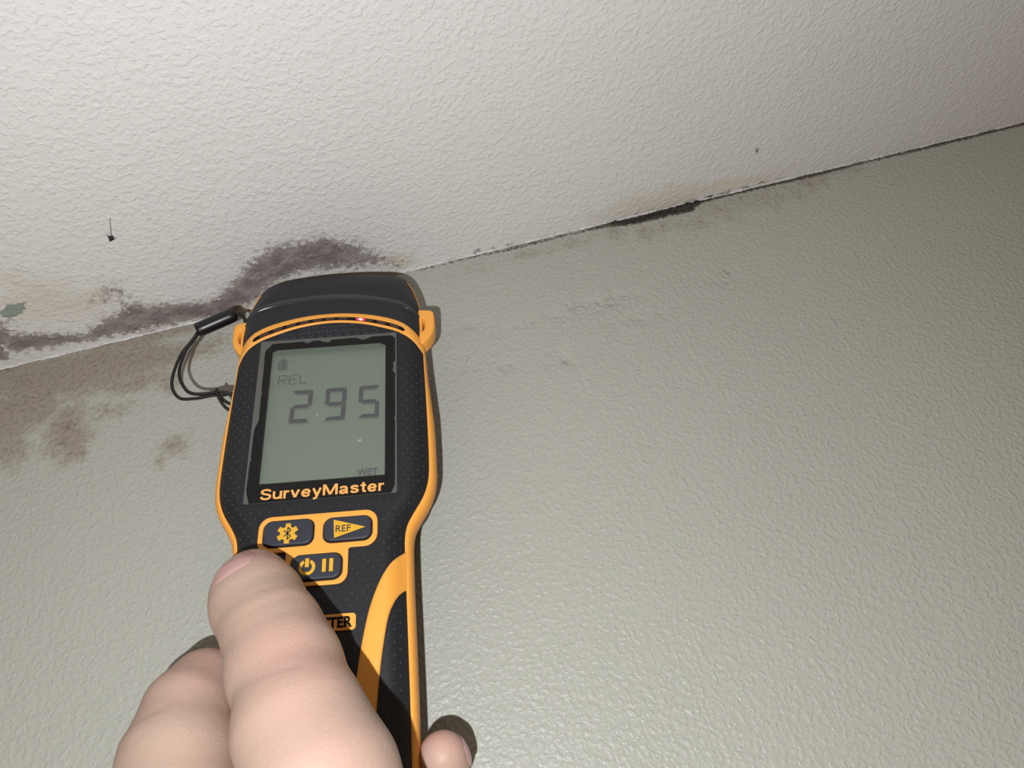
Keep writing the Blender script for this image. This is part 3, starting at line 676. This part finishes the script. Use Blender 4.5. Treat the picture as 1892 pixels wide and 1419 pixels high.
rune = [(-1.2, 1.05, 1.05, -1.0), (1.05, -1.0, 0, -2.1), (0, -2.1, 0, 2.1), (0, 2.1, 1.05, 1.0), (1.05, 1.0, -1.2, -1.05)]
for b in rune:
    flat('rune_stroke', [bar(c0[0] + b[0], c0[1] + b[1], c0[0] + b[2], c0[1] + b[3], .36)], ZJ + .03, ZJ + .07, M_BTN, btn[0])
flat('arrow_icon', [[(5.15, -39.4), (5.55, -45.8), (15.7, -42.75)]], ZI, ZJ, M_YEL, btn[1])
lettering('button_word', 'REF', (5.95, 10.9, -43.85, -41.55), ZJ + .03, ZJ + .07, M_BTN, btn[1], .006)
po = circle(-2.7, -54.95, 2.65, 30, 118, 422) + circle(-2.7, -54.95, 1.6, 30, 118, 422)[::-1]
flat('power_icon', [po], ZI, ZJ, M_YEL, btn[2])
flat('power_icon', [rrect(-3.35, -2.1, -54.9, -52.0, .05)], ZI, ZJ, M_YEL, btn[2])
for x in (2.1, 4.35):
    flat('pause_icon', [rrect(x, x + 1.25, -56.9, -52.6, .05)], ZI, ZJ, M_YEL, btn[2])

# ---- badge
bdg = flat('badge', [rrect(-13.0, 13.1, -75.5, -70.3, 1.2)], -.1, .45, M_ORG, meter, .15, True)
lettering('badge_word', 'PROTIMETER', (-11.6, 12.0, -74.7, -71.2), .50, .60, M_INK, bdg, .035)

# ---- orange sweeps on the handle
SO = catmull([(28.3, -49.8), (26.4, -51.6), (23.4, -55.1), (20.0, -61), (17.2, -68.6), (15.4, -76.7), (13.8, -87), (12.8, -100), (12.4, -115), (13.4, -130)], 60)
SI = catmull([(28.2, -63.2), (27.6, -63.8), (25.4, -66.7), (23.1, -72.5), (21.5, -82.1), (20.6, -90), (19.8, -100), (19.2, -112), (19.0, -122), (19.6, -130)], 60)
for s in (1, -1):
    R_ = []
    for t, dz in ((0, -.3), (.04, .25), (.12, .5), (.3, .55), (.5, .55), (.7, .55), (.88, .5), (.96, .25), (1, -.3)):
        q = SO * (1 - t) + SI * t
        R_.append(np.column_stack([s * q[:, 0], q[:, 1], zf(q[:, 0], q[:, 1]) + dz]))
    V, F = loft(R_, False)
    if s < 0: F = [f[::-1] for f in F]
    mesh_obj('grip_sweep', D(V), F, M_ORG, meter)

# ---- moulded relief: grip dots and the honeycomb strip above the screen
def in_sweep(r, u):
    r = abs(r)
    if u > -49: return False
    a = np.interp(-u, -SO[:, 1], SO[:, 0]); b = np.interp(-u, -SI[:, 1], SI[:, 0]) if u < -63 else 40
    return a - .7 < r < b + .7
parts = []
row = 0
u = 34.0
while u > -128:
    k = -12
    while k <= 12:
        r = k * 3.3 + (1.65 if row % 2 else 0)
        ok = abs(r) < half_w(u) - 1.2
        if u > -32.5 and abs(r) < 27.2: ok = False
        if -50.5 < u < -35 and abs(r) < 20.7: ok = False
        if -62 < u <= -48 and abs(r) < 11.2: ok = False
        if -76.6 < u < -69.2 and abs(r) < 14.2: ok = False
        if u > 24 + 8 * (1 - abs(r) / 36): ok = False
        if ok and not in_sweep(r, u):
            z = float(zf(np.array([r]), np.array([u]))[0])
            ring = [(r + .34 * math.cos(a), u + .34 * math.sin(a), z - .02) for a in np.linspace(0, 6.283, 7)[:-1]]
            rin2 = [(r + .2 * math.cos(a), u + .2 * math.sin(a), z + .16) for a in np.linspace(0, 6.283, 7)[:-1]]
            V = ring + rin2 + [(r, u, z + .22)]
            F = [(i, (i + 1) % 6, 6 + (i + 1) % 6, 6 + i) for i in range(6)] + [(6 + i, 6 + (i + 1) % 6, 12) for i in range(6)]
            parts.append((V, F))
        k += 1
    row += 1; u -= 2.0
V, F = merge(parts)
tag(mesh_obj('grip_dots', D(V), F, M_DOT, meter), kind='stuff')
def ringmesh(cx, cy, ro, ri, n_, z, hgt, rot=0):
    a = np.linspace(0, 2 * np.pi, n_, endpoint=False) + rot
    V = []
    for rad, zz in ((ro, z), (ro - .06, z + hgt), (ri + .06, z + hgt), (ri, z)):
        V += [(cx + rad * math.cos(t), cy + rad * math.sin(t), zz) for t in a]
    F = [(k * n_ + i, k * n_ + (i + 1) % n_, (k + 1) * n_ + (i + 1) % n_, (k + 1) * n_ + i) for k in range(3) for i in range(n_)]
    return V, F
parts = []
for j in range(3):
    for k in range(-7, 8):
        cx = k * 3.5 + (1.75 if j % 2 else 0); cy = 38.5 + j * 3.03 * .82
        top = arc_at(cx, 0) - 2.1
        if cy > top or abs(cx) > 25: continue
        parts.append(ringmesh(cx, cy, 1.72, 1.42, 6, 0, .42, math.pi / 6))
        parts.append(ringmesh(cx, cy, 1.05, .65, 12, 0, .36))
V, F = merge(parts)
tag(mesh_obj('honeycomb_relief', D(V), F, M_DOT, meter, False), kind='stuff')

# ------------------------------------------------------------------ wrist strap hanging from the left lug
strap = bpy.data.objects.new('wrist_strap', None); link(strap); strap.matrix_world = MROOT
tag(strap, 'thin black wrist strap with a barrel slider looped beside the meter', 'strap')
def cord(pts, r=.62, n_=70):
    V, F = tube(catmull(pts, n_), r, 10)
    return mesh_obj('cord', D(V), F, M_CORD, strap)
zc = -10.5
cord([(-56.0, 52.2, zc), (-57.5, 48.5, zc), (-61.4, 40.5, zc), (-63.0, 29, zc - .6), (-59.4, 21.9, zc - 1), (-52.6, 20.7, zc - .6), (-45.6, 21.1, zc), (-38.6, 21.4, zc - .8), (-31, 21.6, zc - 5)])
cord([(-55.6, 51.6, zc), (-56.8, 47.8, zc + .6), (-59.4, 42, zc + .6), (-60.4, 32, zc), (-56.0, 24.0, zc), (-50.0, 21.9, zc), (-44, 21.9, zc + 1.0), (-38.6, 21.0, zc + .4), (-31, 20.6, zc - 4)])
cord([(-42.0, 60.4, zc), (-39.6, 60.0, zc), (-37.6, 57.4, zc), (-36.4, 52, zc - .3), (-36.4, 46, zc - .4), (-37.0, 41, zc + 1.0)], .75, 30)
cord([(-44.6, 23.4, zc + .6), (-44.0, 21.2, zc + 1.4), (-42.6, 18.2, zc + .9), (-40.6, 15.4, zc), (-38.3, 14.0, zc - .6), (-32, 13.2, zc - 4)], .62, 30)
cord([(-42.6, 19.6, zc + .2), (-40.4, 17.6, zc), (-38.2, 16.7, zc - .5), (-32, 16, zc - 4)], .62, 24)
kb = catmull([(-44.9, 21.2, zc), (-43.6, 21.6, zc), (-42.0, 21.4, zc), (-40.9, 21.2, zc)], 16)
V, F = tube(kb, 1.15 * np.sin(np.linspace(.35, 2.8, 16)) ** .4, 10); mesh_obj('knot', D(V), F, M_CORD, strap)
a_, b_ = np.array((-56.6, 53.0, zc)), np.array((-41.3, 60.6, zc))
t = np.r_[0, .005, .02, .05, .2, .5, .8, .88, .93, .965, .985, .995, 1.0]
rad = 3.05 * np.r_[.35, .82, .93, 1, 1, 1, 1, .97, .9, .76, .6, .42, .2]
V, F = tube(a_ + (b_ - a_) * t[:, None], rad, 24); mesh_obj('barrel_slider', D(V), F, M_TOG, strap)

# ------------------------------------------------------------------ left hand holding the meter (signed distance field, meshed with surface nets)
def cap_sdf(P, a, b, ra, rb):
    a, b = np.array(a, np.float32), np.array(b, np.float32); ab = b - a
    t = np.clip(((P - a) @ ab) / np.dot(ab, ab), 0, 1)
    return np.linalg.norm(P - a - t[..., None] * ab, axis=-1) - (ra + (rb - ra) * t)
def smin(a, b, k):
    h = np.clip(.5 + .5 * (b - a) / k, 0, 1)
    return b + (a - b) * h - k * h * (1 - h)
def chain(P, pts, k=4.0):
    d = None
    for (a, b) in zip(pts[:-1], pts[1:]):
        e = cap_sdf(P, a[:3], b[:3], a[3], b[3]); d = e if d is None else smin(d, e, k)
    return d
THUMB = [(-16.8, -60.6, 8.6, 9.2), (-15.8, -64.8, 11, 11.2), (-13.2, -70.0, 13.6, 12.5), (-6.2, -80.4, 19.5, 13.0), (-.3, -91.0, 25, 13.7), (6.0, -107.3, 31.6, 15.8), (13.2, -120.5, 35, 17.0), (18, -139, 35, 18.6), (16, -185, 33, 21)]
INDEX = [(-30, -139, 6, 18), (-33.4, -122, 4, 17.6), (-35.6, -107, 1, 15.6), (-36.4, -94, -3, 12.4), (-34.6, -86.5, -9, 10.6), (-33.5, -84.5, -19, 9.4), (-25, -85, -28, 8.9), (-14, -86, -30.2, 8.6), (9, -90, -30.2, 7.4)]
MIDDLE = [(-45, -148, -18, 12.5), (-36, -124, -28, 9.6), (-24, -117, -30.2, 8.9), (4, -115, -30.4, 8.5), (26, -116, -30, 8.0), (35.5, -116.5, -24, 7.4), (37.6, -113.2, -14.5, 7.1), (37.6, -111.4, -10.5, 6.8)]
RING = [(-43, -166, -18, 12), (-34, -143, -27, 9.2), (-22, -136, -30.0, 8.6), (4, -134, -30, 8.2), (26, -135, -29.4, 7.7), (35.6, -135.6, -23, 7.1), (38, -132.4, -13, 6.6)]
LITTLE = [(-36, -182, -16, 11), (-28, -161, -24, 8.2), (-16, -154, -27, 7.6), (4, -152, -27, 7.2), (20, -153, -24, 6.6), (27, -152, -16, 6.0)]
def palm(P):
    d = cap_sdf(P, (-44, -138, -6), (6, -222, 12), 13, 19)
    for a, ra in (((-45, -150, -16), 12.5), ((-42, -167, -17), 12), ((-36, -182, -15), 11.5)):
        d = smin(d, cap_sdf(P, a, (2, -222, 8), ra, 18), 9)
    d = smin(d, cap_sdf(P, (-30, -148, 4), (16, -182, 30), 12, 17), 10)
    d = smin(d, cap_sdf(P, (6, -222, 14), (16, -262, 26), 22, 23), 14)
    return d
CREASES = []                                  # filled below: (polyline, depth, width)
def hand_sdf(P):
    f = palm(P)
    th = chain(P, THUMB, 5.0)
    # pad of the thumb and the knuckle's soft bulge
    th = smin(th, np.linalg.norm((P - np.array((-11.4, -68.5, 9.0), np.float32)), axis=-1) - 8.8, 5)
    th = smin(th, np.linalg.norm((P - np.array((-6.0, -92.5, 25.0), np.float32)), axis=-1) - 8.8, 6)
    fing = None
    for ch in (INDEX, MIDDLE, RING, LITTLE):
        e = chain(P, ch, 3.5); fing = e if fing is None else np.minimum(fing, e)
    f = smin(f, fing, 6)
    f = smin(f, th, 7)
    for pl, dep, wid in CREASES:
        dd = None
        for a, b in zip(pl[:-1], pl[1:]):
            e = cap_sdf(P, a, b, 0, 0); dd = e if dd is None else np.minimum(dd, e)
        f = f + dep * np.exp(-(dd / wid) ** 2)
    return f
def march(o, d, n_=60):
    """sphere-trace an array of points onto the skin"""
    p = np.array(o, np.float32).reshape(-1, 3); d = np.array(d, np.float32) / np.linalg.norm(d)
    for _ in range(n_):
        p = p + d * (hand_sdf(p) * .8)[:, None]
    return p
def on_surface(a, b, n_=7):
    """points between a and b dropped onto the skin from the front"""
    t = np.linspace(0, 1, n_)[:, None]
    P_ = np.array(a, float) * (1 - t) + np.array(b, float) * t + np.array((0, 0, 40.0))
    return [tuple(q) for q in march(P_, (0, 0, -1))]
for a, b, dep, wid in (((-24, -72, 0), (-4, -62.5, 0), .10, .8), ((-21, -76.5, 0), (2, -66.5, 0), .14, 1.1), ((-18.5, -81, 0), (5, -71, 0), .14, 1.1), ((-15.5, -84.5, 0), (8, -76, 0), .08, 1.0),
                       ((-12, -98, 0), (8, -95, 0), .15, 1.4), ((-52, -101, 0), (-38, -96, 0), .3, 1.5), ((-54, -107, 0), (-40, -103, 0), .25, 1.1)):
    CREASES.append((on_surface(a, b), dep, wid))

vox = 1.1
ax = [np.arange(lo_, hi_, vox, dtype=np.float32) for lo_, hi_ in ((-66, 56), (-288, -42), (-44, 70))]
Fg = np.empty((len(ax[0]), len(ax[1]), len(ax[2])), np.float32)
YZ = np.stack(np.meshgrid(ax[1], ax[2], indexing='ij'), -1)
for i0 in range(0, len(ax[0]), 12):
    xx = ax[0][i0:i0 + 12]
    P = np.empty((len(xx),) + YZ.shape[:2] + (3,), np.float32)
    P[..., 0] = xx[:, None, None]; P[..., 1:] = YZ[None]
    Fg[i0:i0 + 12] = hand_sdf(P)
def surface_nets(Fv):
    S = Fv < 0
    nx, ny, nz = Fv.shape
    acc = np.zeros((nx - 1, ny - 1, nz - 1, 3), np.float32); cnt = np.zeros((nx - 1, ny - 1, nz - 1), np.float32)
    corner = lambda A_, c: A_[c[0]:nx - 1 + c[0], c[1]:ny - 1 + c[1], c[2]:nz - 1 + c[2]]
    cs = [(i, j, k) for i in (0, 1) for j in (0, 1) for k in (0, 1)]
    for c in cs:
        for axn in range(3):
            if c[axn]: continue
            d = list(c); d[axn] = 1
            fa, fb = corner(Fv, c), corner(Fv, d)
            m = (fa < 0) != (fb < 0)
            t = np.where(m, fa / np.where(m, fa - fb, 1), 0)
            for k in range(3):
                acc[..., k] += np.where(m, c[k] + (t if k == axn else 0), 0)
            cnt += m
    idx = -np.ones(cnt.shape, np.int64)
    cells = np.argwhere(cnt > 0)
    idx[tuple(cells.T)] = np.arange(len(cells))
    V = cells + acc[tuple(cells.T)] / cnt[tuple(cells.T)][:, None]
    Q = []
    for axn in range(3):
        o1, o2 = [(1, 2), (2, 0), (0, 1)][axn]
        sl0 = [slice(None)] * 3; sl1 = [slice(None)] * 3
        sl0[axn] = slice(0, -1); sl1[axn] = slice(1, None)
        for a in (o1, o2):
            sl0[a] = slice(1, -1); sl1[a] = slice(1, -1)
        a_s, b_s = S[tuple(sl0)], S[tuple(sl1)]
        e = np.argwhere(a_s != b_s)
        sgn = a_s[tuple(e.T)]
        for a in (o1, o2): e[:, a] += 1
        def cell(d1, d2):
            q = e.copy(); q[:, o1] -= d1; q[:, o2] -= d2
            return idx[tuple(q.T)]
        quad = np.stack([cell(1, 1), cell(0, 1), cell(0, 0), cell(1, 0)], 1)
        quad[~sgn] = quad[~sgn][:, ::-1]
        Q.append(quad)
    return V, np.vstack(Q)
Vh, Qh = surface_nets(Fg)
Vh = Vh * vox + np.array([a[0] for a in ax])
hand = mesh_obj('hand', D(Vh), Qh, M_SKIN)
hand.matrix_world = MROOT
tag(hand, 'bare left hand gripping the meter, thumb lying over its front', 'hand')
fl_a = hand.data.attributes.new('flush', 'FLOAT', 'POINT')
def bl(c, r, s): return s * np.exp(-(np.linalg.norm(Vh - np.array(c), axis=1) / r) ** 2)
flush = bl((-18, -56, 16), 9, .5) + bl((38, -106, -10), 9, .7) + bl((4, -90, 48), 14, .45) + bl((-36, -74, -12), 12, .45) + bl((-44, -92, 0), 14, .3) + bl((20, -118, 62), 22, .3)
fl_a.data.foreach_set('value', np.clip(flush, 0, .8).astype(np.float32))

def nail(center, out, fwd, length, width, name='fingernail'):
    """a nail plate draped on the skin; out = its normal, fwd = towards the fingertip"""
    out = np.array(out, float) / np.linalg.norm(out); fwd = np.array(fwd, float)
    fwd = fwd - out * np.dot(fwd, out); fwd /= np.linalg.norm(fwd); sidev = np.cross(fwd, out)
    nu, nv = 17, 17; P_, lift = [], []
    for i in range(nu):
        for j in range(nv):
            a, b = -1 + 2 * i / (nu - 1), -1 + 2 * j / (nv - 1)
            # square to rounded plate
            x, y = a * math.sqrt(max(0, 1 - b * b / 2 * .75)), b * math.sqrt(max(0, 1 - a * a / 2 * .75))
            P_.append(np.array(center) + fwd * y * length / 2 + sidev * x * width / 2 + out * 14)
            lift.append(.38 * (1 - max(abs(a), abs(b)) ** 6) + .05)
    top = list(march(P_, -out) + out * np.array(lift)[:, None])
    V = top + [q - out * .7 for q in top]; nn = nu * nv
    F = [(i * nv + j, (i + 1) * nv + j, (i + 1) * nv + j + 1, i * nv + j + 1) for i in range(nu - 1) for j in range(nv - 1)]
    F += [tuple(k + nn for k in f[::-1]) for f in F]
    mesh_obj(name, D(V), F, M_NAIL, hand)
nail((-18.4, -61.6, 16.5), (-.36, .44, .82), (-.38, .80, -.5), 12.5, 14, 'thumbnail')
nail((41.5, -110.5, -13), (.93, .12, -.12), (.1, .65, .8), 9.5, 9)
nail((42, -131, -16), (.93, .1, -.1), (.1, .6, .8), 8.5, 8.5)
